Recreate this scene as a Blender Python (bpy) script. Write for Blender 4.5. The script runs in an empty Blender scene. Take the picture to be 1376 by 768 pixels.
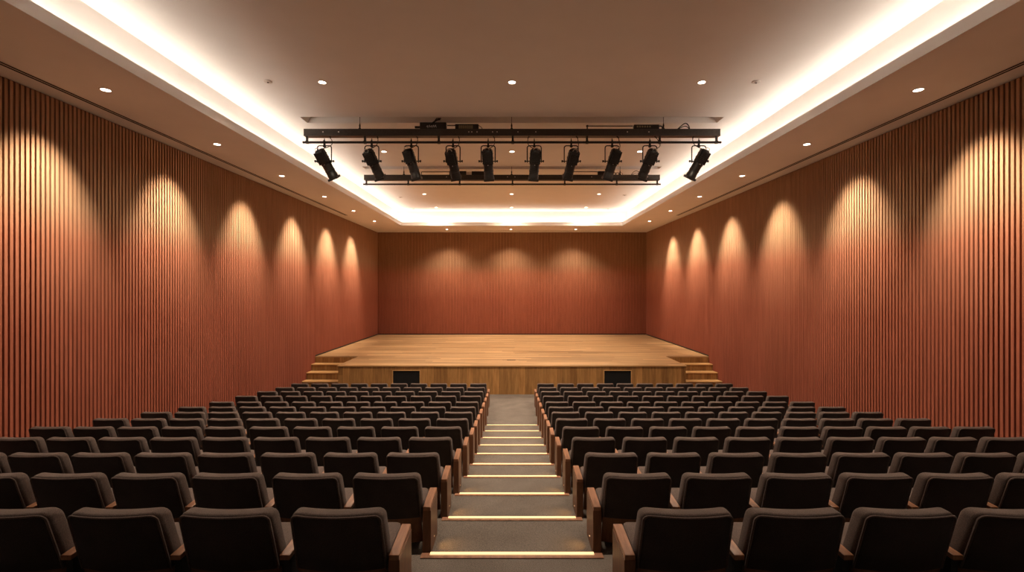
import bpy, bmesh, math, random
from mathutils import Vector, Matrix
random.seed(7)
SC = bpy.context.scene
C = SC.collection
F = 660.0                    # focal length in pixels of the 1376 px wide frame
K = 0.0399                   # metres per pixel at the back wall
DB = 26.33                   # distance camera -> back wall
CX, HY = 688.0, 387.0
P = 0.57                     # seat spacing
W = 180*K                    # half width of hall
CZ = 85.8*K                  # camera height over the front floor
HS = CZ + 75*K               # soffit height
HC = CZ + 3.72               # main ceiling height
LIP = CZ + 3.16              # top of cove lip
XI, XR = 5.29, 5.58          # cove lip, recess wall
YI, YR = 23.5, 23.8
Y0 = -3.2                    # rear end of the room

def atZ(px, py, z):          # point on a horizontal plane
    d = (z-CZ)*F/(HY-py)
    return Vector(((px-CX)*d/F, d, z))
def atD(px, py, d):
    return Vector(((px-CX)*d/F, d, CZ-(py-HY)*d/F))

# ------------------------------------------------------------------ materials
def newmat(name):
    m = bpy.data.materials.new(name); m.use_nodes = True
    nt = m.node_tree; b = nt.nodes['Principled BSDF']
    return m, nt, b
def N(nt, t, **kw):
    n = nt.nodes.new(t)
    for k, v in kw.items(): setattr(n, k, v)
    return n
def ramp(nt, fac, stops, interp='LINEAR'):
    r = N(nt, 'ShaderNodeValToRGB'); r.color_ramp.interpolation = interp
    el = r.color_ramp.elements
    while len(el) < len(stops): el.new(0.5)
    for e, (p, c) in zip(el, stops): e.position = p; e.color = (*c, 1)
    nt.links.new(fac, r.inputs[0]); return r.outputs[0]
def coords(nt, scale, kind='Object', src='TexCoord'):
    t = N(nt, 'ShaderNodeTexCoord'); mp = N(nt, 'ShaderNodeMapping')
    mp.inputs['Scale'].default_value = scale
    nt.links.new(t.outputs[kind], mp.inputs[0]); return mp.outputs[0]
def noise(nt, vec, scale, detail=3, rough=.5):
    n = N(nt, 'ShaderNodeTexNoise'); n.inputs['Scale'].default_value = scale
    n.inputs['Detail'].default_value = detail; n.inputs['Roughness'].default_value = rough
    nt.links.new(vec, n.inputs[0]); return n.outputs[0]
def bump(nt, b, h, strength, dist=.01):
    n = N(nt, 'ShaderNodeBump'); n.inputs['Strength'].default_value = strength
    n.inputs['Distance'].default_value = dist
    nt.links.new(h, n.inputs['Height']); nt.links.new(n.outputs[0], b.inputs['Normal'])
def mixc(nt, fac, a, b2, mode='MIX'):
    m = N(nt, 'ShaderNodeMix', data_type='RGBA', blend_type=mode)
    if isinstance(fac, float): m.inputs[0].default_value = fac
    else: nt.links.new(fac, m.inputs[0])
    nt.links.new(a, m.inputs[6]); nt.links.new(b2, m.inputs[7]); return m.outputs[2]

def plain(name, col, rough=.5, metal=0., spec=.5, var=.12, vscale=30):
    m, nt, b = newmat(name)
    f = noise(nt, coords(nt, (1,1,1)), vscale)
    lo = tuple(c*(1-var) for c in col); hi = tuple(min(1, c*(1+var)) for c in col)
    nt.links.new(ramp(nt, f, [(.3, lo), (.7, hi)]), b.inputs['Base Color'])
    b.inputs['Roughness'].default_value = rough; b.inputs['Metallic'].default_value = metal
    b.inputs['Specular IOR Level'].default_value = spec
    return m
def emis(name, col, s):
    m, nt, b = newmat(name)
    b.inputs['Base Color'].default_value = (*col, 1)
    b.inputs['Emission Color'].default_value = (*col, 1); b.inputs['Emission Strength'].default_value = s
    return m
def fabric(name, c1, c2, sc=300):
    m, nt, b = newmat(name)
    v = coords(nt, (1, 1, 1))
    f = noise(nt, v, sc, 2, .7); g = noise(nt, v, 9, 2)
    a = ramp(nt, f, [(.32, c1), (.68, c2)])
    gg = ramp(nt, g, [(.3, (.82,.82,.82)), (.7, (1.1,1.1,1.1))])
    nt.links.new(mixc(nt, 1., a, gg, 'MULTIPLY'), b.inputs['Base Color'])
    b.inputs['Roughness'].default_value = .95; b.inputs['Specular IOR Level'].default_value = .15
    b.inputs['Sheen Weight'].default_value = .12; b.inputs['Sheen Roughness'].default_value = .5
    bump(nt, b, f, .35, .002)
    return m
def wood(name, c1, c2, scale=(3, 40, 40), rough=.4, spec=.4, plank=None, axis=0, kind='Object'):
    """grain along the axis with the small scale; plank = (width, axis index) makes board to board variation"""
    m, nt, b = newmat(name)
    v = coords(nt, scale, kind)
    f = noise(nt, v, 1.0, 6, .65)
    col = ramp(nt, f, [(.28, c1), (.72, c2)])
    if plank:
        w, ax, length, along = plank
        t = N(nt, 'ShaderNodeTexCoord'); s = N(nt, 'ShaderNodeSeparateXYZ'); nt.links.new(t.outputs[kind], s.inputs[0])
        d = N(nt, 'ShaderNodeMath', operation='DIVIDE'); nt.links.new(s.outputs[ax], d.inputs[0]); d.inputs[1].default_value = w
        fl = N(nt, 'ShaderNodeMath', operation='FLOOR'); nt.links.new(d.outputs[0], fl.inputs[0])
        wn = N(nt, 'ShaderNodeTexWhiteNoise', noise_dimensions='1D'); nt.links.new(fl.outputs[0], wn.inputs['W'])
        # staggered board ends
        e = N(nt, 'ShaderNodeMath', operation='DIVIDE'); nt.links.new(s.outputs[along], e.inputs[0]); e.inputs[1].default_value = length
        e2 = N(nt, 'ShaderNodeMath', operation='MULTIPLY_ADD'); nt.links.new(wn.outputs[0], e2.inputs[0]); e2.inputs[1].default_value = 5.; nt.links.new(e.outputs[0], e2.inputs[2])
        ef = N(nt, 'ShaderNodeMath', operation='FLOOR'); nt.links.new(e2.outputs[0], ef.inputs[0])
        cmb = N(nt, 'ShaderNodeCombineXYZ'); nt.links.new(fl.outputs[0], cmb.inputs[0]); nt.links.new(ef.outputs[0], cmb.inputs[1])
        wn2 = N(nt, 'ShaderNodeTexWhiteNoise', noise_dimensions='2D'); nt.links.new(cmb.outputs[0], wn2.inputs['Vector'])
        tint = ramp(nt, wn2.outputs[0], [(0., (.66,.62,.58)), (.5, (.93,.93,.93)), (1., (1.15,1.12,1.09))])
        col = mixc(nt, 1., col, tint, 'MULTIPLY')
        fr = N(nt, 'ShaderNodeMath', operation='FRACT'); nt.links.new(d.outputs[0], fr.inputs[0])
        seam = ramp(nt, fr.outputs[0], [(0., (.45,.42,.4)), (.035, (1,1,1))])
        col = mixc(nt, 1., col, seam, 'MULTIPLY')
    nt.links.new(col, b.inputs['Base Color'])
    b.inputs['Roughness'].default_value = rough; b.inputs['Specular IOR Level'].default_value = spec
    bump(nt, b, f, .08, .003)
    return m

M = {}
M['ceil'] = plain('warm_white_plaster', (.87, .84, .81), .9, spec=.1, var=.015, vscale=2)
M['soffit'] = M['ceil']
M['fabric'] = fabric('charcoal_brown_weave', (.052, .036, .031), (.180, .130, .112))
M['seatwood'] = wood('walnut_armrest', (.20, .085, .042), (.40, .18, .092), (30, 4, 30), .38)
M['backwood'] = wood('dark_walnut_backboard', (.15, .062, .028), (.30, .13, .06), (30, 30, 4), .4)
M['blackmetal'] = plain('black_powder_coat', (.022, .019, .017), .42, .2, .5, .25, 60)
M['dark'] = plain('dark_steel', (.012, .011, .010), .5, .3)
M['trussmetal'] = plain('charcoal_painted_steel', (.045, .038, .033), .4, .3, .5, .15, 20)
M['chrome'] = plain('bright_worn_metal', (.65, .6, .55), .3, .8)
M['tan'] = plain('olive_cardboard_metal', (.20, .16, .09), .6)
M['blackhole'] = plain('matt_black_panel', (.006, .006, .006), .7, spec=.2)
M['white'] = plain('white_trim', (.72, .66, .6), .5, var=.03)
M['lens'] = emis('downlight_glow', (1, .86, .68), 14)
M['led'] = emis('step_led_glow', (1, .72, .36), .85)
M['coveled'] = emis('cove_led_glow', (1, .84, .66), 3)
M['deck'] = wood('oak_stage_boards', (.24, .14, .062), (.60, .39, .20), (.30, 3.2, 3.2), .42, .3, plank=(.16, 1, 3.2, 0))
M['fascia'] = wood('oak_fascia_boards', (.20, .095, .03), (.42, .225, .08), (14, 14, 1.4), .45, .3, plank=(.21, 0, 50., 2))
M['steps'] = wood('oak_stair_boards', (.38, .2, .075), (.6, .36, .15), (1.2, 22, 22), .42, .35)

def carpet():
    m, nt, b = newmat('grey_brown_carpet')
    v = coords(nt, (1,1,1))
    f = noise(nt, v, 190, 3, .75); g = noise(nt, v, 3.0, 3)
    a = ramp(nt, f, [(.30, (.065,.054,.047)), (.70, (.265,.225,.195))])
    gg = ramp(nt, g, [(.3, (.86,.85,.84)), (.7, (1.08,1.08,1.08))])
    nt.links.new(mixc(nt, 1., a, gg, 'MULTIPLY'), b.inputs['Base Color'])
    b.inputs['Roughness'].default_value = 1.; b.inputs['Specular IOR Level'].default_value = .05
    bump(nt, b, f, .5, .004)
    return m
M['carpet'] = carpet()

def slat_mat(name):
    """ribbed wall cladding: ochre stain above, terracotta stain below (dye change at one height; light falloff put into the lower colour)"""
    m, nt, b = newmat(name)
    g = N(nt, 'ShaderNodeNewGeometry'); s = N(nt, 'ShaderNodeSeparateXYZ'); nt.links.new(g.outputs['Position'], s.inputs[0])
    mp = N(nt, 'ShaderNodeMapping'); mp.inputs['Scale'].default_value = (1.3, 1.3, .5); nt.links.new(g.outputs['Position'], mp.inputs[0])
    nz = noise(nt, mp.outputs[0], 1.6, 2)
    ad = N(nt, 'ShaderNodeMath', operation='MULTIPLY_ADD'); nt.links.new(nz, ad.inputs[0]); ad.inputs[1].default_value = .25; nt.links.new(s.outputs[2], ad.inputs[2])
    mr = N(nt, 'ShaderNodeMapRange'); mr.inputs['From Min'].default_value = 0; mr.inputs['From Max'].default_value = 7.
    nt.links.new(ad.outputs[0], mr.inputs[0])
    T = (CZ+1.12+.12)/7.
    col = ramp(nt, mr.outputs[0], [(0., (.27,.076,.046)), (T-.25, (.35,.108,.063)), (T-.055, (.46,.180,.104)), (T+.030, (.46,.268,.158)), (1., (.47,.28,.165))])  # lowest stops darkened to carry light falloff down the wall
    mp2 = N(nt, 'ShaderNodeMapping'); mp2.inputs['Scale'].default_value = (26, 26, 1.2); nt.links.new(g.outputs['Position'], mp2.inputs[0])
    f = noise(nt, mp2.outputs[0], 1., 4, .6)
    var = ramp(nt, f, [(.25, (.78,.76,.74)), (.75, (1.12,1.12,1.12))])
    nt.links.new(mixc(nt, 1., col, var, 'MULTIPLY'), b.inputs['Base Color'])
    b.inputs['Roughness'].default_value = .8; b.inputs['Specular IOR Level'].default_value = .12
    return m
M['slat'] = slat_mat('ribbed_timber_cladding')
M['backing'] = wood('dark_brown_backing_board', (.10, .030, .012), (.17, .055, .022), (4, 4, 1), .8, .1)

# ------------------------------------------------------------------ mesh helpers
class MB:
    """collects shapes into one mesh"""
    def __init__(s): s.v = []; s.f = []
    def add(s, vs, fs):
        o = len(s.v); s.v += [tuple(v) for v in vs]; s.f += [tuple(i+o for i in f) for f in fs]
    def box(s, x0, x1, y0, y1, z0, z1):
        s.add([(x0,y0,z0),(x1,y0,z0),(x1,y1,z0),(x0,y1,z0),(x0,y0,z1),(x1,y0,z1),(x1,y1,z1),(x0,y1,z1)],
              [(0,3,2,1),(4,5,6,7),(0,1,5,4),(1,2,6,5),(2,3,7,6),(3,0,4,7)])
    def quad(s, a, b, c, d): s.add([a,b,c,d], [(0,1,2,3)])
    def tube(s, pts, r, n=8, radii=None):
        pts = [Vector(p) for p in pts]; rings = []
        up0 = None
        for i, p in enumerate(pts):
            t = (pts[min(i+1, len(pts)-1)] - pts[max(i-1, 0)]).normalized()
            if up0 is None:
                a = Vector((0,0,1)) if abs(t.z) < .9 else Vector((1,0,0))
                u = t.cross(a).normalized()
            else:
                u = (up0 - t*up0.dot(t)).normalized()
            up0 = u; w = t.cross(u)
            rr = radii[i] if radii else r
            rings.append([p + (u*math.cos(2*math.pi*k/n) + w*math.sin(2*math.pi*k/n))*rr for k in range(n)])
        vs = [q for rg in rings for q in rg]; fs = []
        for i in range(len(rings)-1):
            for k in range(n):
                k2 = (k+1) % n
                fs.append((i*n+k, i*n+k2, (i+1)*n+k2, (i+1)*n+k))
        fs.append(tuple(reversed(range(n)))); fs.append(tuple((len(rings)-1)*n+k for k in range(n)))
        s.add(vs, fs)
    def lathe(s, prof, n=20, cx=0, cy=0, sx=1., sy=1.):   # prof: (r, z)
        vs = []; fs = []
        for r, z in prof:
            for k in range(n):
                a = 2*math.pi*k/n; vs.append((cx+r*sx*math.cos(a), cy+r*sy*math.sin(a), z))
        for i in range(len(prof)-1):
            for k in range(n):
                k2 = (k+1) % n; fs.append((i*n+k, i*n+k2, (i+1)*n+k2, (i+1)*n+k))
        fs.append(tuple(reversed(range(n)))); fs.append(tuple((len(prof)-1)*n+k for k in range(n)))
        s.add(vs, fs)
    def mesh(s, name, mat, bevel=0, smooth=False, xf=None):
        me = bpy.data.meshes.new(name)
        vs = [xf(Vector(v)) for v in s.v] if xf else s.v
        me.from_pydata([tuple(v) for v in vs], [], s.f)
        bm = bmesh.new(); bm.from_mesh(me)
        bmesh.ops.recalc_face_normals(bm, faces=bm.faces)
        if bevel:
            ed = [e for e in bm.edges if len(e.link_faces) == 2 and e.calc_face_angle(0) > .6]
            bmesh.ops.bevel(bm, geom=ed, offset=bevel, segments=2, affect='EDGES', profile=.5, clamp_overlap=True)
        bm.to_mesh(me); bm.free()
        me.materials.append(mat)
        if smooth: finish_smooth(me)
        return me
    def build(s, name, mat, parent=None, **kw):
        return link(name, s.mesh(name, mat, **kw), parent)
def finish_smooth(me, ang=.75):
    bm = bmesh.new(); bm.from_mesh(me)
    for f in bm.faces: f.smooth = True
    for e in bm.edges:
        if len(e.link_faces) == 2 and e.calc_face_angle(0) > ang: e.smooth = False
    bm.to_mesh(me); bm.free()
def link(name, me, parent=None):
    o = bpy.data.objects.new(name, me); C.objects.link(o)
    if parent: o.parent = parent
    return o
def tag(o, label=None, cat=None, group=None, kind=None):
    if label: o['label'] = label
    if cat: o['category'] = cat
    if group: o['group'] = group
    if kind: o['kind'] = kind
    return o
def thing(name, loc=(0,0,0), label=None, cat=None, group=None):
    o = bpy.data.objects.new(name, None); C.objects.link(o); o.location = loc
    o.empty_display_size = .1
    return tag(o, label, cat, group)
def struct(o): o['kind'] = 'structure'; return o
def copy_tree(o, parent=None, skip_lights=False):
    c = o.copy(); C.objects.link(c)
    if parent: c.parent = parent
    for ch in list(o.children):
        if not (skip_lights and ch.type == 'LIGHT'): copy_tree(ch, c)
    return c
def lamp(kind, name, loc, energy, col, parent=None, **kw):
    l = bpy.data.lights.new(name, kind); l.energy = energy; l.color = col
    for k, v in kw.items(): setattr(l, k, v)
    o = bpy.data.objects.new(name, l); C.objects.link(o); o.location = loc
    if parent: o.parent = parent
    return o
def aim(o, d):
    o.rotation_euler = Vector(d).to_track_quat('-Z', 'Y').to_euler()

# ------------------------------------------------------------------ terrace floor
ROWS = 13
EDGE = [3.12 + .963*k for k in range(10)]
EY = [745, 696, 663.5, 640, 623.5, 609.5, 598, 588, 579, 571]
EZ = [CZ-(y-HY)*d/F for y, d in zip(EY, EDGE)]
b = MB()
Wf = W - .0
ys = [Y0, 2.16] + EDGE
zs = [CZ-1.47] + EZ
for k in range(11):
    b.box(-Wf, Wf, ys[k], ys[k+1], -.3, zs[k])
b.box(-Wf, Wf, EDGE[-1], DB, -.3, 0)
# the boxes share faces: build a clean stepped solid instead
b = MB()
prof = [(Y0, -.3), (Y0, zs[0])]
for k in range(11):
    z2 = zs[k+1] if k < 10 else 0
    prof += [(ys[k+1], zs[k]), (ys[k+1], z2)]
prof += [(DB+.1, 0), (DB+.1, -.3)]
n = len(prof)
vs = [(-Wf, y, z) for y, z in prof] + [(Wf, y, z) for y, z in prof]
fs = [(i, (i+1) % n, n+(i+1) % n, n+i) for i in range(n)]
b.add(vs, fs)
struct(b.build('floor', M['carpet']))

# ------------------------------------------------------------------ ribbed walls
PITCH, SW, SD = .0785, .046, .030
def ribbed(length, z0, z1):
    """wall in local coordinates: runs along +x, ribs face +y, back plane at y=0"""
    b = MB()
    b.box(-.1, length+.1, -.12, 0, z0, z1+.0)
    k = 0; x = PITCH*.3
    while x+SW < length:
        pr = [(x, 0), (x, SD), (x+SW, SD), (x+SW, 0)]
        m = len(pr)
        vs = [(px, py, z0) for px, py in pr] + [(px, py, z1-.015) for px, py in pr]
        fs = [(i, i+1, m+i+1, m+i) for i in range(m-1)] + [tuple(range(m))[::-1], tuple(range(m, 2*m))]
        b.add(vs, fs); x += PITCH
    return b
L = DB - Y0
def wall(o):
    o.data.materials.append(M['backing'])
    for p in o.data.polygons:
        if p.index < 6: p.material_index = 1
    return struct(o)
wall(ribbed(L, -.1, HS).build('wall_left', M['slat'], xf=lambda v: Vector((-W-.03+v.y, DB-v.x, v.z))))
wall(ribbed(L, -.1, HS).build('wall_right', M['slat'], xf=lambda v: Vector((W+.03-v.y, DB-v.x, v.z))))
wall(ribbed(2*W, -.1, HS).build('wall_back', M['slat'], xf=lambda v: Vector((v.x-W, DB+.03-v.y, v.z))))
b = MB(); b.box(-W-.2, W+.2, Y0-.15, Y0, -.3, HC+.4)
struct(b.build('wall_rear', plain('dark_rear_wall', (.05, .03, .02), .9)))

# ------------------------------------------------------------------ ceiling: soffit, lip, cove recess, main ceiling with hoist slots
b = MB()
S1a, S1b = atZ(403, 157, HC), atZ(411, 165, HC)
S2a, S2b = atZ(486.5, 223.5, HC), atZ(493, 227, HC)
XS1, XS2 = -S1a.x, -S2a.x
def hq(x0, x1, y0, y1, z): b.quad((x0,y0,z), (x1,y0,z), (x1,y1,z), (x0,y1,z))
ybands = [(Y0, S1a.y, None), (S1a.y, S1b.y, XS1), (S1b.y, S2a.y, None), (S2a.y, S2b.y, XS2), (S2b.y, YR, None)]
for y0, y1, xs in ybands:
    if xs is None: hq(-XR, XR, y0, y1, HC)
    else:
        hq(-XR, -xs, y0, y1, HC); hq(xs, XR, y0, y1, HC)
        t = HC+.34; xi = xs-.22
        b.quad((-xs,y0,HC), (xs,y0,HC), (xi,y0,t), (-xi,y0,t))
        b.quad((-xs,y1,HC), (xs,y1,HC), (xi,y1,t), (-xi,y1,t))
        b.quad((-xs,y0,HC), (-xs,y1,HC), (-xi,y1,t), (-xi,y0,t))
        b.quad((xs,y0,HC), (xs,y1,HC), (xi,y1,t), (xi,y0,t))
        hq(-xi, xi, y0, y1, t)
# recess walls
LED = HS + .03
b.quad((-XR,Y0,LED), (-XR,YR,LED), (-XR,YR,HC), (-XR,Y0,HC))
b.quad((XR,Y0,LED), (XR,YR,LED), (XR,YR,HC), (XR,Y0,HC))
b.quad((-XR,YR,LED), (XR,YR,LED), (XR,YR,HC), (-XR,YR,HC))
# soffit slabs with lip (solid U)
LT = .03
for sx in (-1, 1):
    x0, x1 = sorted((sx*XI, sx*(W+.15)))
    b.box(x0, x1, Y0, DB+.15, HS, LED)
    x0, x1 = sorted((sx*XI, sx*(XI+LT)))
    b.box(x0, x1, Y0, YI+LT, LED, LIP)
b.box(-XI, XI, YI, DB+.15, HS, LED)
b.box(-XI, XI, YI, YI+LT, LED, LIP)
# roof slab over everything (light tight)
b.box(-W-.2, W+.2, Y0-.1, DB+.2, HC+.40, HC+.5)
b.box(-W-.2, -W-.12, Y0-.1, DB+.2, HS, HC+.4); b.box(W+.12, W+.2, Y0-.1, DB+.2, HS, HC+.4); b.box(-W-.2, W+.2, DB+.15, DB+.2, HS, HC+.4)
ce = struct(b.build('ceiling', M['ceil']))

# dark strips painted in for the shadow gap at the stage walls' foot
for nm, a in (('shadow_gap_back', (-W+.0, W, DB-.012, DB+.02)), ):
    b = MB(); b.box(a[0], a[1], a[2], a[3], .94, .985); struct(b.build(nm, M['dark']))
for nm, s in (('shadow_gap_left', -1), ('shadow_gap_right', 1)):
    b = MB(); x0, x1 = sorted((s*(W-.012), s*(W+.02))); b.box(x0, x1, 17.95, DB-.02, .94, .985); struct(b.build(nm, M['dark']))

# linear air slots
def air_slot(name, x0, x1, y0, y1, along, label):
    t = thing(name, ((x0+x1)/2, (y0+y1)/2, HS), label, 'air vent', 'linear air slots in the soffit')
    cx, cy = (x0+x1)/2, (y0+y1)/2
    if along == 'y':
        hw, hl = (x1-x0)/2, (y1-y0)/2
        fr = MB()
        for a, c in ((-hw, -hw+.010), (-.012, .012), (hw-.010, hw)): fr.box(a, c, -hl, hl, -.003, 0)
        gp = MB(); gp.box(-hw+.010, -.012, -hl, hl, -.003, 0); gp.box(.012, hw-.010, -hl, hl, -.003, 0)
    else:
        hw, hl = (y1-y0)/2, (x1-x0)/2
        fr = MB()
        for a, c in ((-hw, -hw+.010), (-.012, .012), (hw-.010, hw)): fr.box(-hl, hl, a, c, -.004, 0)
        gp = MB(); gp.box(-hl, hl, -hw+.010, -.012, -.003, 0); gp.box(-hl, hl, .012, hw-.010, -.003, 0)
    fr.build('frame', M['white'] if along == 'y' else M['ceil'], t); gp.build('slot_gap', M['blackhole'], t)
air_slot('linear_air_vent', -6.86, -6.74, 1.0, 20.2, 'y', 'long dark twin-slot air vent in the ceiling border along the left wall')
air_slot('linear_air_vent', 6.74, 6.86, 1.0, 20.2, 'y', 'long dark twin-slot air vent in the ceiling border along the right wall')
air_slot('linear_air_vent', -2.9, 4.1, 25.55, 25.67, 'x', 'short faint air slot in the ceiling border above the stage back wall')

# ------------------------------------------------------------------ cove lights
COVE = (1.0, .87, .74)
def cove(label, size, loc, rotz, power, lean_in=.32):
    t = thing('cove_light', loc, label, 'light strip', 'hidden light strips in the ceiling cove')
    m = MB(); m.box(-size/2, size/2, -.02, .02, 0, .09); a = m.build('channel', M['white'], t)
    m = MB(); m.box(-size/2, size/2, -.012, .012, .09, .096); m.build('led_strip', M['coveled'], t)
    l = lamp('AREA', 'strip_glow', (0,0,.10), power, COVE, t, shape='RECTANGLE', size=size, size_y=.05)
    l.rotation_euler = (math.pi + lean_in, 0, 0)
    t.rotation_euler = (0, 0, rotz)
CP = 5.4
ly = YI - Y0 - .2
xm = (XI+LT+XR)/2
cove('warm light strip hidden behind the left cove lip', ly, (-xm, Y0+.1+ly/2, LED), math.pi/2, CP*ly)
cove('warm light strip hidden behind the right cove lip', ly, (xm, Y0+.1+ly/2, LED), -math.pi/2, CP*ly)
cove('warm light strip hidden behind the back cove lip above the stage', 2*xm-.2, (0, (YI+LT+YR)/2, LED), 0, CP*2*xm*1.1)

# ------------------------------------------------------------------ downlights
def make_downlight():
    t = thing('downlight')
    m = MB(); m.lathe([(.060, -.001), (.064, -.008), (.078, -.008), (.085, 0), (.060, 0)], 24)
    m.build('trim_ring', M['white'], t, smooth=True)
    m = MB(); m.lathe([(.061, -.006), (.061, -.002)], 24); m.build('lamp_lens', M['lens'], t)
    return t
proto = make_downlight(); used = [False]
def downlight(loc, label, group, energy, tilt=None, size=64, blend=.7, col=(1, .81, .61)):
    t = proto if not used[0] else copy_tree(proto, skip_lights=True)
    used[0] = True
    t.location = loc; tag(t, label, 'ceiling light', group)
    l = lamp('SPOT', 'lamp_beam', (0, 0, -.03), energy, col, t, spot_size=math.radians(size), spot_blend=blend, shadow_soft_size=.12)
    if tilt: aim(l, tilt)
    return t
WASH = 1040.; DOWN = 260.
rowname = ['nearest the camera', 'second from the camera', 'third from the camera', 'fourth from the camera', 'fifth from the camera', 'nearest the stage wall']
ds = [7.41, 10.21, 13.08, 16.05, 19.0, 21.9]
for s, side in ((-1, 'left'), (1, 'right')):
    for i, d in enumerate(ds):
        downlight((s*6.13, d, HS), 'round wall-wash downlight in the %s ceiling border, %s' % (side, rowname[i]), 'wall-wash downlights in the ceiling border', WASH*(1.0, 1.0, 1.05, 1.15, 1.25, 1.3)[i], (s*.55, 0, -1), 66, 1., (1, .83, .63))
    # the next lamp of the row, above the frame
    downlight((s*6.13, 4.6, HS), 'round wall-wash downlight in the %s ceiling border, above the photo' % side, 'wall-wash downlights in the ceiling border', WASH, (s*.55, 0, -1), 66, 1., (1, .83, .63))
for x, nm in ((600.5, 'left'), (686.5, 'centre'), (773.6, 'right')):
    p = atZ(x, 307.8, HS)
    downlight(p, 'small downlight in the ceiling border over the stage back wall, %s one of three' % nm, 'downlights over the stage back wall', 680, (0, .22, -1), 104, 1.)
names = ['first row above the seats', 'second row seen between the lighting bars', 'third row over the stage front', 'fourth row over the stage back']
for r, (y, pts, e) in enumerate([(110.3, (433, 688, 943), 1000), (203.4, (516, 688, 859.5), 1050), (260.4, (570, 687.5, 805), 800), (278.4, (586, 687.5, 787.6), 650)]):
    for x, nm in zip(pts, ('left', 'centre', 'right')):
        p = atZ(x, y, HC)
        downlight(p, '%s round ceiling downlight, %s' % (nm, names[r]), 'downlights in the raised ceiling', e, (0, .02, -1), (150, 125, 150, 150)[r], 1.)

for x, nm in ((-3.42, 'left'), (0, 'centre'), (3.42, 'right')):  # unseen lamp row, added to brighten the near seats and aisle
    downlight((x, 4.5, HC), '%s added unseen ceiling downlight overhead, above the top edge of the photo' % nm, 'downlights in the raised ceiling', 340, (0, 0, -1), 125, 1.)
# flush detectors
def sensor(px, py, z, label, r=.07):
    t = thing('ceiling_sensor', atZ(px, py, z), label, 'sensor', 'small flush ceiling sensors')
    m = MB(); m.lathe([(r*.6, -.022), (r*.95, -.016), (r, -.004), (r, 0)], 20); m.build('cover', M['white'], t, smooth=True)
    m = MB(); m.lathe([(r*.2, -.03), (r*.2, -.022)], 10); m.build('sensing_head', M['dark'], t)
sensor(360, 109, HC, 'small flush ceiling sensor left of the nearest left downlight')
sensor(1016, 109.5, HC, 'small flush ceiling sensor right of the nearest right downlight')
sensor(537.7, 264.8, HC, 'small flush ceiling sensor left over the stage front', .09)
sensor(839.5, 261.8, HC, 'small flush ceiling sensor right over the stage front', .09)
sensor(555.7, 280.4, HC, 'tiny flush ceiling sensor left over the stage back', .05)
sensor(817, 280.4, HC, 'tiny flush ceiling sensor right over the stage back', .05)

# ------------------------------------------------------------------ stage
SF, SN, SZ = 15.85, 17.93, .938
XN = 5.62
stage = thing('stage', (0, SF, 0), 'wide raised oak stage with plank front at the end of the hall', 'stage')
def loc(o, y=SF): o.location.y -= y; return o
b = MB()
th = .045
for z0, z1 in ((SZ-th, SZ),):
    out = [(-XN, SF-.03), (XN, SF-.03), (XN, SN), (W-.0, SN), (W-.0, DB), (-W, DB), (-W, SN), (-XN, SN)]
    m = len(out)
    b.add([(x, y, z0) for x, y in out] + [(x, y, z1) for x, y in out],
          [tuple(range(m))[::-1], tuple(range(m, 2*m))] + [(i, (i+1) % m, m+(i+1) % m, m+i) for i in range(m)])
loc(b.build('deck', M['deck'], stage))
# fascia with two openings
ax0, ax1 = atD(528, 0, SF).x, atD(564, 0, SF).x
az1 = atD(0, 497.8, SF).z; az0 = az1 - .56
b = MB()
def fx(x0, x1, z0, z1): b.box(x0, x1, SF, SF+.04, z0, z1)
fx(-XN+.01, ax0, 0, SZ-th); fx(ax1, -ax1, 0, SZ-th); fx(-ax0, XN-.01, 0, SZ-th)
for a, c in ((ax0, ax1), (-ax1, -ax0)): fx(a, c, az1, SZ-th); fx(a, c, 0, az0)
for s in (-1, 1):
    x0, x1 = sorted((s*(XN-.04), s*(XN-.01))); b.box(x0, x1, SF+.04, SN, 0, SZ-th)
    x0, x1 = sorted((s*(XN-.01), s*W)); b.box(x0, x1, SN, SN+.03, 0, SZ-th)
loc(b.build('front_panel', M['fascia'], stage))
b = MB(); b.box(-XN, XN, SF-.034, SF-.03, SZ-.03, SZ-.001); loc(b.build('edge_trim', M['steps'], stage))
for a, c, nm in ((ax0, ax1, 'left'), (-ax1, -ax0, 'right')):
    b = MB(); b.box(a, c, SF+.03, SF+.05, az0, az1)
    o = loc(b.build('vent_panel', M['blackhole'], stage)); o['label'] = 'black square opening panel on the %s of the stage front' % nm
    b = MB(); w = .02
    b.box(a-w, a, SF-.006, SF, az0-w, az1+w); b.box(c, c+w, SF-.006, SF, az0-w, az1+w); b.box(a, c, SF-.006, SF, az1, az1+w); b.box(a, c, SF-.006, SF, az0-w, az0)
    b.build('panel_frame', M['steps'], o)
p = atZ(687, 483.4, SZ)
b = MB(); b.box(p.x-.15, p.x+.15, p.y-.06, p.y+.06, SZ, SZ+.006)
o = b.build('floor_box', M['dark']); tag(o, 'small dark floor box lid at the centre front of the stage deck', 'floor box')
# corner steps
for s, side in ((-1, 'left'), (1, 'right')):
    t = thing('stage_steps', (s*(XN+W)/2, 16.77, 0), 'three oak steps up to the stage at the %s wall' % side, 'stairs', 'corner stairs to the stage')
    x0, x1 = sorted((s*(XN+.0), s*(W-.002)))
    fronts = [(16.77, .244), (17.14, .483), (17.56, .707)]
    for i, (y, z) in enumerate(fronts):
        yb = (fronts[i+1][0] if i < 2 else SN) - .001
        zb = 0 if i == 0 else 0
        m = MB(); m.box(x0, x1, y+.02, yb+.0, zb, z-.035)
        o = m.build('step', M['fascia'], t); o.location = (-t.location.x, -t.location.y, 0)
        m = MB(); m.box(x0, x1, y-.01, yb+.0, z-.035, z)
        q = m.build('tread', M['steps'], o, bevel=.006)

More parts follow.
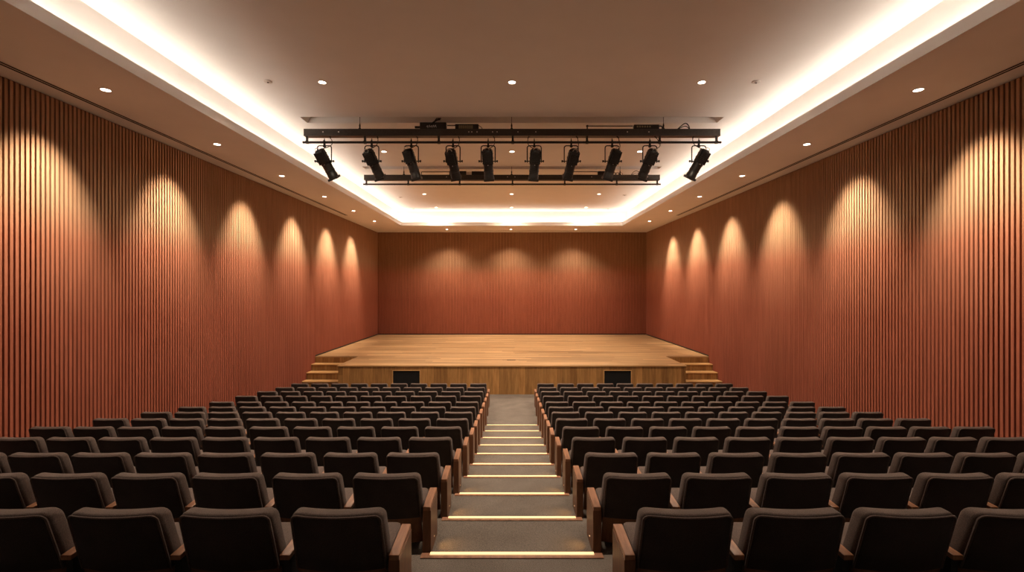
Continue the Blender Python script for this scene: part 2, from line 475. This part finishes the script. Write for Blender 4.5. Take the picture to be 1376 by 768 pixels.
# ------------------------------------------------------------------ aisle step lights
orden = ['nearest', 'second', 'third', 'fourth', 'fifth', 'sixth', 'seventh', 'eighth', 'ninth', 'farthest']
for k, (d, z) in enumerate(zip(EDGE, EZ)):
    hw = .52 + (.60-.52)*k/9
    full = .575 + .045*k/9
    t = thing('step_light', (0, d, z), '%s glowing strip light on the edge of the centre aisle steps' % orden[k] if k in (0, 9)
              else 'glowing strip light on the %s aisle step edge up from the photo bottom' % orden[k], 'step light', 'strip lights on the aisle steps')
    m = MB(); m.box(-full, full, -.045, .012, 0, .006); m.box(-full, full, .002, .012, -.03, 0); m.build('nosing', M['seatwood'], t)
    m = MB(); m.box(-hw, hw, -.014, .012, .006, .011); m.box(-hw, hw, .012, .016, -.022, .011); m.build('light_bar', M['led'], t)

# ------------------------------------------------------------------ auditorium seats
HW = .246
def lean(z): return .30*(-z)
def bow(x): return .040*(x/HW)**2
def rounded_slab(w0, z0, z1, y0, y1, rc_top, rc_bot, bev, seg=2, wtop=None, cuts=8):
    """upholstered slab: outline in x/z with rounded corners, thickness along y, bevelled rims, bowed and leaned"""
    pts = []
    wt = wtop or w0
    def arc(cx, cz, r, a0, a1, n=5):
        for i in range(n):
            a = a0+(a1-a0)*i/(n-1); pts.append((cx+r*math.cos(a), cz+r*math.sin(a)))
    arc(wt-rc_top, z1-rc_top, rc_top, 0, math.pi/2); arc(-wt+rc_top, z1-rc_top, rc_top, math.pi/2, math.pi)
    arc(-w0+rc_bot, z0+rc_bot, rc_bot, math.pi, 1.5*math.pi, 3); arc(w0-rc_bot, z0+rc_bot, rc_bot, 1.5*math.pi, 2*math.pi, 3)
    bm = bmesh.new(); n = len(pts)
    A = [bm.verts.new((x, y0, z)) for x, z in pts]; B = [bm.verts.new((x, y1, z)) for x, z in pts]
    fa = bm.faces.new(A); fb = bm.faces.new(B[::-1])
    for i in range(n): bm.faces.new((A[i], B[i], B[(i+1) % n], A[(i+1) % n]))
    bmesh.ops.recalc_face_normals(bm, faces=bm.faces)
    rim = list(set(list(fa.edges)+list(fb.edges)))
    if bev: bmesh.ops.bevel(bm, geom=rim, offset=bev, segments=seg, affect='EDGES', profile=.5)
    for i in range(1, cuts):
        x = -w0 + 2*w0*i/cuts
        bmesh.ops.bisect_plane(bm, geom=bm.verts[:]+bm.edges[:]+bm.faces[:], plane_co=(x, 0, 0), plane_no=(1, 0, 0))
    return bm
def fin(bm, name, mat, deform=None, dz=0):
    if deform:
        for v in bm.verts: v.co = deform(v.co)
    if dz:
        for v in bm.verts: v.co.z += dz
    bmesh.ops.recalc_face_normals(bm, faces=bm.faces)
    me = bpy.data.meshes.new(name); bm.to_mesh(me); bm.free(); me.materials.append(mat); finish_smooth(me)
    return me
dfm = lambda c: Vector((c.x, c.y + lean(c.z) + bow(c.x), c.z))
# meshes of the upper parts: z measured down from the top of the backrest
BH = .335
me_back = fin(rounded_slab(HW+.004, -BH, 0, .004, .092, .045, .02, .020, 3, wtop=HW-.008), 'backrest', M['fabric'], dfm)
M['fabricshade'] = fabric('shaded_brown_back_weave', (.024, .018, .016), (.066, .050, .045))  # seat weave darkened: shade on the rear put into the colour
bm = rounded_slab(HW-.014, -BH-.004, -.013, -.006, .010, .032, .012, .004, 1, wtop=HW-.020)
me_panel = fin(bm, 'rear_panel', M['fabricshade'], dfm)
def piping_mesh():
    w1, w2, zt, zb, r = HW-.012, HW-.018, -.011, -BH+.0, .034
    pts = [(-w1, zb)]
    for i in range(6): a = math.pi - i*math.pi/10; pts.append((-w2+r+r*math.cos(a), zt-r+r*math.sin(a)))
    for i in range(1, 8): pts.append((-w2+r+(2*w2-2*r)*i/8, zt))
    for i in range(6): a = math.pi/2 - i*math.pi/10; pts.append((w2-r+r*math.cos(a), zt-r+r*math.sin(a)))
    pts.append((w1, zb))
    m = MB(); m.tube([dfm(Vector((x, -.006, z))) for x, z in pts], .0065, 6)
    return m.mesh('piping', M['fabric'], smooth=True)
me_pipe = piping_mesh()
def cushion_mesh():
    m = MB(); m.box(-.238, .238, .15, .57, -.43, -.300)
    def xf(v):
        t = (v.y-.15)/.42
        return Vector((v.x*(1-.06*t), v.y, v.z + .012*t))
    return m.mesh('seat_cushion', M['fabric'], bevel=.032, smooth=True, xf=xf)
me_cush = cushion_mesh()
ARZ = -.243
def arm_mesh(w):
    m = MB(); m.box(-w/2, w/2, .085, .39, ARZ-.028, ARZ)
    return m.mesh('armrest', M['seatwood'], bevel=.004, xf=lambda v: Vector((v.x, v.y, v.z + (v.y-.085)*.06)))
me_arm = arm_mesh(.054)
m = MB(); m.box(-.002, .001, -.008, .008, -.002, .002); me_alamp = m.mesh('aisle_lamp', M['led'])
def low_meshes(H):
    d = {}
    m = MB()
    # curved wooden backboard under the upholstery, down to just above the floor
    zt, zb = H-BH-.001, .045; n = 8
    vs = []; fs = []
    for y in (0, .022):
        for z in (zt, zb):
            for i in range(n+1):
                x = -HW+.010 + (2*HW-.020)*i/n
                vs.append((x, y + lean(z-H)*.9+.008 + bow(x), z))
    q = n+1
    for i in range(n):
        fs += [(i, i+1, q+i+1, q+i), (2*q+i, 3*q+i, 3*q+i+1, 2*q+i+1), (i, 2*q+i, 2*q+i+1, i+1), (q+i, q+i+1, 3*q+i+1, 3*q+i)]
    fs += [(0, q, 3*q, 2*q), (n, 2*q+n, 3*q+n, q+n)]
    m.add(vs, fs); d['backboard'] = m.mesh('backboard', M['backwood'])
    m = MB(); zt = H-.46
    m.box(-.10, .10, .20, .40, 0, .012); m.box(-.035, .035, .25, .35, .012, zt); m.box(-.17, .17, .18, .46, zt-.012, zt)
    d['pedestal'] = m.mesh('pedestal', M['dark'])
    za = H+ARZ-.027
    m = MB(); m.box(-.017, .017, .11, .375, 0, za); d['arm_support'] = m.mesh('arm_support', M['dark'], xf=lambda v: Vector((v.x, v.y, v.z + ((v.y-.085)*.06 if v.z > .1 else 0))))
    m = MB(); m.box(-.030, .030, .087, .388, 0, za)
    d['end_panel'] = m.mesh('end_panel', M['seatwood2'], bevel=.003, xf=lambda v: Vector((v.x, v.y, v.z + ((v.y-.085)*.06 if v.z > .1 else 0))))
    return d
M['seatwood2'] = wood('walnut_end_panel', (.11, .044, .021), (.22, .09, .042), (30, 30, 4), .42)

TY = [682.5, 635.6, 608.3, 587.5, 573.3, 562.2, 553.4, 546.4, 539.6, 531.8, 525.6, 520.3, 515.2]
A_ = [1.579, 1.573, 1.59, 1.59, 1.58, 1.575, 1.60, 1.63, 1.65, 1.66, 1.67, 1.68, 1.70]
num = ['first', 'second', 'third', 'fourth', 'fifth', 'sixth', 'seventh', 'eighth', 'ninth', 'tenth']
rowl = ['nearest row', 'second row from the photo bottom', 'third row from the photo bottom', 'fourth row from the photo bottom', 'fifth row from the photo bottom',
        'sixth row from the photo bottom', 'middle row of the thirteen', 'sixth row from the stage', 'fifth row from the stage', 'fourth row from the stage',
        'third row from the stage', 'second row from the stage', 'row nearest the stage']
VIS = [5, 7, 9, 10] + [10]*9
for k in range(ROWS):
    D = 2.532 + .9637*k
    zt = CZ - (TY[k]-HY)*(D+.065)/F + .017
    zf = EZ[k] if k < 10 else 0.
    H = zt - zf
    low = low_meshes(H)
    def seat(side, aisle):
        t = thing('auditorium_seat')
        o = link('backrest', me_back, t); o.location.z = H
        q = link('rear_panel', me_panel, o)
        q = link('piping', me_pipe, o)
        o = link('backboard', low['backboard'], t)
        o = link('seat_cushion', me_cush, t); o.location.z = H
        o = link('pedestal', low['pedestal'], t)
        o = link('armrest', me_arm, t); o.location = (side*P/2, 0, H)
        o = link('arm_support', low['arm_support'], t); o.location.x = side*P/2
        if aisle:
            o = link('armrest', me_arm, t); o.location = (-side*P/2, 0, H)
            o = link('end_panel', low['end_panel'], t); o.location.x = -side*P/2
            if 1 <= k <= 9:
                a = link('aisle_lamp', me_alamp, o); a.location = (-side*.031, .24, .06); a['label'] = 'small glowing step lamp low in the side panel'
                l = lamp('SPOT', 'aisle_lamp_beam', (-side*.06, .21, .12), 1.1, (1, .52, .16), o, spot_size=math.radians(95), spot_blend=1., shadow_soft_size=.01)
                aim(l, (-side*.9, .1, -1))
        return t
    for side, sn in ((-1, 'left'), (1, 'right')):
        mid = None
        for n_ in range(VIS[k]):
            if n_ == 0: t = seat(side, True)
            elif n_ == 1: mid = t = seat(side, False)
            else: t = copy_tree(mid)
            t.location = (side*(A_[k]+n_)*P, D-.06, zf)
            if n_ == 0:
                lb = 'charcoal aisle-end seat with wood side panel, %s block, %s' % (sn, rowl[k])
            elif n_ == 9:
                lb = 'charcoal fabric seat at wall end, %s block, %s' % (sn, rowl[k])
            else:
                lb = 'charcoal seat %s of aisle, %s, %s from aisle' % (sn, rowl[k], num[n_])
            tag(t, lb, 'seat', 'rows of auditorium seats')

# ------------------------------------------------------------------ lighting bars
def lighting_bar(D, xl, xr, yt, yb, yp, posts, cables, dots, label):
    pl, pr = atD(xl, yt, D), atD(xr, yt, D)
    zt, zb, zp = atD(0, yt, D).z, atD(0, yb, D).z, atD(0, yp, D).z
    t = thing('lighting_bar', (0, D, zt), label, 'lighting truss', 'black lighting bars hung from the ceiling')
    o = (0, -D, -zt)
    def B(m, name, mat, par=t, **kw):
        return m.build(name, mat, par, xf=lambda v: v + Vector(o), **kw)
    bw = .16
    m = MB(); m.box(pl.x, pr.x, D, D+bw, zb, zt)
    m.box(pl.x, pr.x, D-.006, D, zb, zb+.014); m.box(pl.x, pr.x, D-.006, D, zt-.014, zt)
    beam = B(m, 'box_beam', M['trussmetal'])
    m = MB()
    for x in dots:
        p = atD(x, (yt+yb)/2-.5, D); m.box(p.x-.012, p.x+.012, D-.009, D, p.z-.012, p.z+.012)
    B(m, 'socket', M['chrome'], beam)
    m = MB(); m.tube([(pl.x-.03, D+.03, zp), (pr.x+.03, D+.03, zp)], .027, 12); B(m, 'pipe', M['blackmetal'], smooth=True)
    for x in posts:
        p = atD(x, yt, D); m = MB(); m.box(p.x-.022, p.x+.022, D+.012, D+.05, zp, zb); m.box(p.x-.03, p.x+.03, D-.0, D+.06, zp-.03, zp+.03)
        B(m, 'hanger', M['blackmetal'])
    top = HC+.335
    for x in cables:
        p = atD(x, yt, D); yy = D+bw/2
        m = MB(); m.tube([(p.x, yy, zt), (p.x, yy, top)], .006, 6)
        m.lathe([(.03, zt), (.035, zt+.02), (.012, zt+.06), (.02, zt+.09), (.008, zt+.15)], 10, p.x, yy)
        B(m, 'suspension_cable', M['dark'])
    return t, zt, zp
D1, D2 = 10.85, 15.2
bar1, zt1, zp1 = lighting_bar(D1, 408, 968, 173, 182.3, 190.6, (412, 490, 589.5, 689, 789, 887, 963.5), (482, 687.5, 893), (434, 455, 630, 634, 641, 662, 668, 696, 720, 843, 872),
    'nearer and longer black lighting bar carrying the row of spotlights')
bar2, zt2, zp2 = lighting_bar(D2, 489, 886.8, 234.6, 241.5, 247.2, (492, 548.4, 617.6, 688.7, 759, 829, 883.5), (542, 687.5, 834), (600, 682, 692, 795, 870),
    'farther and shorter black lighting bar without spotlights, nearer the stage')

def gear(name, D, x0, x1, y0, y1, dy0, dy1, mat, label, cat, detail=None, bev=.01):
    """a piece of equipment lying on top of a bar; D = bar front"""
    a, c = atD(x0, y0, D+dy0), atD(x1, y1, D+dy0)
    t = thing(name, ((a.x+c.x)/2, D+dy0, c.z), label, cat)
    m = MB(); m.box(a.x, c.x, D+dy0, D+dy1, c.z, a.z)
    m.build('case', mat, t, bevel=bev, xf=lambda v: v-t.location)
    if detail: detail(t, a, c, D+dy0, D+dy1)
    return t
def zs_at(D, zt, y): return zt
# winch housing on the nearer bar
def det(t, a, c, y0, y1):
    L0 = t.location
    m = MB(); m.tube([(a.x-.12, y0+.07, a.z-.09), (a.x, y0+.07, a.z-.09)], .026, 10); m.build('shaft', M['blackmetal'], t, xf=lambda v: v-L0)
    m = MB(); h = Vector(((a.x+c.x)/2-.08, y0-.01, a.z-.10))
    m.tube([h, h+Vector((.06, 0, .07)), h+Vector((.16, .02, .15)), h+Vector((.24, .03, .17))], .018, 8)
    m.tube([h+Vector((.12, 0, .12)), h+Vector((.16, .0, .18)), h+Vector((.26, .0, .18))], .012, 8)
    m.build('hook', M['dark'], t, xf=lambda v: v-L0, smooth=True)
    m = MB()
    random.seed(3)
    for i in range(5):
        q = h+Vector((-.06+.045*i, -.012, -.02+.03*random.random()))
        m.tube([q, q+Vector((.02, -.004, .03)), q+Vector((.035, 0, -.02))], .006, 6)
    m.build('shackle', M['chrome'], t, xf=lambda v: v-L0)
def top_of(D, zt): return HY-(zt-CZ)*F/D
y1_ = lambda dy: HY-(zt1-CZ)*F/(D1+dy)     # image row of bar top at depth offset
y2_ = lambda dy: HY-(zt2-CZ)*F/(D2+dy)
gear('hoist_winch', D1, 564, 599.6, 164.0, y1_(.02), .02, .15, M['blackmetal'], 'black winch box on top of the longer lighting bar, left part', 'winch', det)
def det2(t, a, c, y0, y1):
    L0 = t.location
    m = MB(); m.tube([(a.x-.18, y0+.05, a.z-.02), (c.x-.05, y0+.05, a.z-.02)], .013, 8); m.build('rail', M['blackmetal'], t, xf=lambda v: v-L0)
    m = MB()
    for i in range(7):
        x = a.x+.08+i*(c.x-a.x-.2)/7; m.box(x, x+.04, y0-.004, y0, c.z+.015, a.z-.03)
    m.build('vent_grille', M['tan'], t, xf=lambda v: v-L0)
    m = MB(); m.tube([(c.x, y0+.05, a.z-.02), (c.x+.06, y0+.04, a.z-.06), (c.x+.09, y0+.03, c.z)], .008, 6); m.build('cable', M['dark'], t, xf=lambda v: v-L0)
gear('dimmer_pack', D1, 611.5, 643, 166.3, y1_(.03), .03, .14, M['dark'], 'vented dimmer pack on top of the longer lighting bar beside the winch box', 'dimmer', det2)
def det3(t, a, c, y0, y1):
    L0 = t.location
    xl = atD(789.6, 0, y0).x
    m = MB(); m.tube([(xl, y0+.05, a.z-.02), (a.x-.02, y0+.05, a.z-.02)], .012, 8); m.tube([(xl, y0+.05, c.z), (xl, y0+.05, a.z-.01)], .014, 8)
    m.lathe([(.02, a.z-.04), (.03, a.z-.02), (.02, a.z)], 8, xl, y0+.05); m.build('rail', M['blackmetal'], t, xf=lambda v: v-L0)
    m = MB()
    for i in range(6):
        x = a.x+.06+i*.055; m.box(x, x+.035, y0-.004, y0, c.z+.04, a.z-.03)
    m.build('socket_plate', M['tan'], t, xf=lambda v: v-L0)
    m = MB(); q = Vector((c.x+.03, y0+.03, c.z+.04))
    for j, r in enumerate((.035, .05)):
        m.tube([q+Vector((r*math.cos(i*math.pi/6)*1.2, .01*j, r*math.sin(i*math.pi/6))) for i in range(13)], .009, 6)
    m.build('cable_coil', M['dark'], t, xf=lambda v: v-L0)
gear('socket_box', D1, 852, 886, 167, y1_(.03), .03, .13, M['dark'], 'socket box with long thin rail on the longer lighting bar, right part', 'socket box', det3)
# loose cable loop at the right end
p0 = atD(910.5, 173, D1+.05); p1 = atD(927, 173, D1+.05)
m = MB(); pts = []
for i in range(15):
    u = i/14; pts.append((p0.x+(p1.x-p0.x)*(u**.8), D1+.06, zt1+.012 + .17*math.sin(math.pi*u)**.7*(.45+.55*u)))
m.tube(pts, .011, 6); pts2 = [(x*.985+.06, y+.03, zt1+.008+(z-zt1)*.55) for x, y, z in pts]; m.tube(pts2, .009, 6)
tag(m.build('cable_loop', M['dark'], smooth=True), 'black cable loop arching on the right end of the longer lighting bar', 'cable')
# gear on the farther bar
def det4(t, a, c, y0, y1):
    L0 = t.location; xl = atD(566, 0, y0).x
    m = MB(); m.tube([(xl, y0+.05, a.z-.02), (a.x, y0+.05, a.z-.02)], .013, 8); m.tube([(xl, y0+.05, c.z), (xl, y0+.05, a.z-.02)], .012, 8); m.build('rail', M['blackmetal'], t, xf=lambda v: v-L0)
    m = MB(); x = c.x+.05; m.box(c.x, c.x+.16, y0+.02, y0+.06, c.z, a.z-.02); m.build('pale_tag', M['chrome'], t, xf=lambda v: v-L0)
gear('hoist_winch', D2, 603.8, 626.5, 229.4, y2_(.02), .02, .15, M['blackmetal'], 'small black winch box on top of the shorter lighting bar with a thin rail', 'winch', det4)
gear('dimmer_pack', D2, 633.7, 651, 229.8, y2_(.02), .02, .14, M['blackmetal'], 'plain black dimmer box on the shorter lighting bar beside the small winch', 'dimmer')
def det5(t, a, c, y0, y1):
    L0 = t.location; xl = atD(770, 0, y0).x
    m = MB(); m.tube([(xl, y0+.05, a.z-.01), (a.x, y0+.05, a.z-.01)], .012, 8); m.tube([(xl, y0+.05, c.z), (xl, y0+.05, a.z-.01)], .012, 8); m.build('rail', M['blackmetal'], t, xf=lambda v: v-L0)
    m = MB()
    for j in range(4):
        q = Vector((c.x+.08+.10*j, y0+.04, c.z+.045))
        m.tube([q+Vector((.05*math.cos(i*math.pi/6)*1.3, .01*j, .04*math.sin(i*math.pi/6))) for i in range(13)], .009, 6)
    m.build('cable_coil', M['dark'], t, xf=lambda v: v-L0)
gear('socket_box', D2, 803.5, 818, 229.6, y2_(.03), .03, .13, M['dark'], 'socket box with coiled cables on the shorter lighting bar, right part', 'socket box', det5)
p0 = atD(848.5, 234.6, D2+.05); m = MB()
pts = [(p0.x+.30*i/12, D2+.06, zt2+.012+.12*math.sin(math.pi*i/12)**.7) for i in range(13)]
m.tube(pts, .010, 6); m.tube([(x*1.0+.03, y+.03, zt2+.01+(z-zt2)*.5) for x, y, z in pts], .008, 6)
tag(m.build('cable_loop', M['dark'], smooth=True), 'small black cable loop on the right end of the shorter lighting bar', 'cable')

# ------------------------------------------------------------------ profile spotlights
def spot_meshes():
    """axis along -Z: lens end at the bottom, pivot at the origin"""
    d = {}
    m = MB()      # lamp housing: elongated ribbed body with round cap
    m.lathe([(.03, .275), (.075, .270), (.100, .250), (.112, .22), (.116, .17), (.124, .165), (.124, .150), (.116, .145), (.116, .08), (.126, .072), (.126, .055), (.116, .048),
             (.116, .0), (.108, -.05)], 20, sy=1.04)
    for i in (-1, 1): m.box(i*.098-.018, i*.098+.018, -.10, .02, -.04, .235)
    m.box(-.075, .075, -.128, -.085, -.03, .20)
    for i in range(5): m.box(-.062, .062, -.136, -.128, .01+i*.036, .024+i*.036)
    d['lamp_housing'] = m.mesh('lamp_housing', M['blackmetal'], smooth=True)
    m = MB()
    m.lathe([(.112, -.05), (.112, -.075), (.104, -.08), (.104, -.20), (.110, -.205), (.110, -.23), (.104, -.235), (.104, -.30), (.110, -.31), (.110, -.38), (.096, -.38), (.092, -.35)], 20)
    m.box(-.012, .012, -.094, -.07, -.29, -.09)
    d['lens_barrel'] = m.mesh('lens_barrel', M['blackmetal'], smooth=True)
    m = MB()      # square colour frame holder
    s, t = .112, .094
    for (a, c, e, f) in ((-s, s, -s, -t), (-s, s, t, s), (-s, -t, -t, t), (t, s, -t, t)): m.box(a, c, e, f, -.425, -.385)
    m.box(-s, -t, -s, s, -.385, -.375); m.box(t, s, -s, s, -.385, -.375); m.box(-t, t, -s, -t, -.385, -.375); m.box(-t, t, t, s, -.385, -.375)
    d['filter_frame'] = m.mesh('filter_frame', M['blackmetal'])
    m = MB(); m.lathe([(.074, -.352), (.06, -.368), (.02, -.374)], 18); d['lens'] = m.mesh('lens', plain('dark_glass', (.05, .05, .055), .08, spec=.8), smooth=True)
    m = MB(); m.tube([(-.05, -.09, .26), (-.03, -.10, .31), (.03, -.10, .31), (.05, -.09, .26)], .009, 6); d['rear_handle'] = m.mesh('rear_handle', M['chrome'], smooth=True)
    m = MB()
    for i in (-1, 1): m.box(i*.10-.03, i*.10+.03, -.008, .008, -.066, -.058)
    m.box(-.008, .008, -.15, -.09, -.066, -.058); d['shutter_blade'] = m.mesh('shutter_blade', M['chrome'])
    return d
SM = spot_meshes()
def yoke_mesh(side, drop):
    m = MB(); w = .155; r = .05; top = drop-.075
    pts = [(-w, 0, -.01), (-w, 0, top-r)]
    for i in range(1, 6): a = math.pi - i*math.pi/10; pts.append((-w+r+r*math.cos(a), 0, top-r+r*math.sin(a)))
    for i in range(0, 6): a = math.pi/2 - i*math.pi/10; pts.append((w-r+r*math.cos(a), 0, top-r+r*math.sin(a)))
    pts += [(w, 0, -.01)]
    m.tube(pts, .0125, 8); m.box(-w-.01, -w+.01, -.022, .022, -.03, .03); m.box(w-.01, w+.01, -.022, .022, -.03, .03)
    return m.mesh('yoke', M['dark'], smooth=True)
# clamp x, housing top px, lens end px
SP = [(436, (431, 203.5), (446.5, 239)), (499.6, (495.7, 202), (507.4, 235.5)), (552.8, (547.8, 200.8), (559.5, 240)), (608.8, (605.5, 202), (611.3, 235)), (656, (655, 202.7), (657, 240)),
      (717.9, (719.6, 202.2), (717, 240)), (767.6, (771.5, 201.7), (764.5, 234.5)), (822.5, (828, 201.7), (816.8, 240)), (873.2, (876.7, 201.7), (865, 236.5)), (939, (946.5, 203), (928.5, 239))]
opos = ['leftmost', 'second from the left', 'third from the left', 'fourth from the left', 'fifth from the left', 'sixth from the left', 'fourth from the right', 'third from the right', 'second from the right', 'rightmost']
Dp = D1+.03
for i, (cx, (tx, ty), (bx_, by)) in enumerate(SP):
    pc = atD(cx, 190.6, Dp)
    # pivot on the housing axis, at the image height y 217
    u = (216.5-ty)/(by-ty); pvx = tx+(bx_-tx)*u
    pv = atD(pvx, 216.5, Dp)
    drop = zp1 - pv.z
    t = thing('stage_spotlight', (pv.x, Dp, zp1), 'black profile spotlight under the longer lighting bar, %s of ten' % opos[i], 'spotlight', 'spotlights on the longer lighting bar')
    t.location = (pc.x, Dp, zp1)
    # hook clamp round the pipe
    m = MB()
    hk = [(.0, .040*math.cos(a), .040*math.sin(a)) for a in [math.radians(g) for g in range(-60, 221, 28)]]
    m.tube(hk, .014, 8); m.box(-.018, .018, -.022, .022, -.085, -.03); m.tube([(0, 0, .02), (0, 0, .085)], .010, 8); m.tube([(0, 0, -.08), (0, 0, -.12)], .012, 8); m.box(-.03, .03, -.02, .02, -.105, -.085)
    m.build('clamp', M['dark'], t, smooth=True)
    off = pv.x - pc.x
    yk = link('yoke', yoke_mesh(1, drop), t); yk.location = (off*.0, 0, -drop)
    # yoke centred under clamp; body centred in yoke
    length = .69
    dx = (bx_-tx)*Dp/F; dz = (by-ty)*Dp/F
    fw = math.sqrt(max(.02, length**2 - dx*dx - dz*dz))
    axis = Vector((dx, fw, -dz)).normalized()     # direction housing -> lens
    zax = -axis; xax = Vector((1, 0, 0)); xax = (xax - zax*xax.dot(zax)).normalized(); yax = zax.cross(xax)
    R = Matrix((xax, yax, zax)).transposed().to_4x4()
    sc = length/.69
    hd = link('lamp_housing', SM['lamp_housing'], t)
    hd.matrix_local = Matrix.Translation((off, 0, -drop)) @ R
    for nm in ('lens_barrel', 'filter_frame', 'lens', 'rear_handle', 'shutter_blade'):
        o = link(nm, SM[nm], hd)
        if nm in ('rear_handle', 'shutter_blade'): o['label'] = 'pale worn metal ' + nm.replace('_', ' ')
    for s in (-1, 1):
        m = MB(); x = .155
        m.tube([(s*.09 + off*(1-0), 0, 0), (s*(x+.035), 0, 0)], .010, 8)
        m.tube([(s*(x+.03), 0, 0), (s*(x+.06), 0, 0)], .024, 10)
        o = m.build('knob', M['dark'], t); o.location = (0, 0, -drop)
    # power cable from the housing up to the beam
    s = 1 if i < 5 else (-1 if i in (5,) else 1)
    if i >= 7: s = 1 if i != 9 else -1
    m = MB(); top = Vector((off, 0, -drop)) + zax*.25
    e = Vector((s*.14, -.02, zt1-zp1-.20))
    pts = []
    c1 = top + Vector((s*.10, -.03, .06)); c2 = Vector((s*(.30 if i in (0, 8) else .17), -.03, -.12)); 
    for j in range(14):
        q = j/13
        pts.append(top*(1-q)**3 + c1*3*q*(1-q)**2 + c2*3*q*q*(1-q) + e*q**3)
    m.tube(pts, .008, 6); m.tube([e, e+Vector((-s*.03, .05, .06))], .014, 8)
    m.build('power_cable', M['dark'], t, smooth=True)

# ------------------------------------------------------------------ world, camera, view
w = bpy.data.worlds.new('hall_world'); SC.world = w; w.use_nodes = True
w.node_tree.nodes['Background'].inputs[0].default_value = (.02, .015, .01, 1)
w.node_tree.nodes['Background'].inputs[1].default_value = .2
cam = bpy.data.cameras.new('camera'); co = bpy.data.objects.new('camera', cam); C.objects.link(co)
co.location = (0, 0, CZ); co.rotation_euler = (math.pi/2, 0, 0)
cam.sensor_width = 36; cam.lens = F/1376*36; cam.shift_y = 3/1376; cam.clip_end = 100
SC.camera = co
vs_ = SC.view_settings
vs_.view_transform = 'Standard'; vs_.look = 'None'; vs_.gamma = 1; vs_.use_curve_mapping = False
vs_.exposure = 0.0
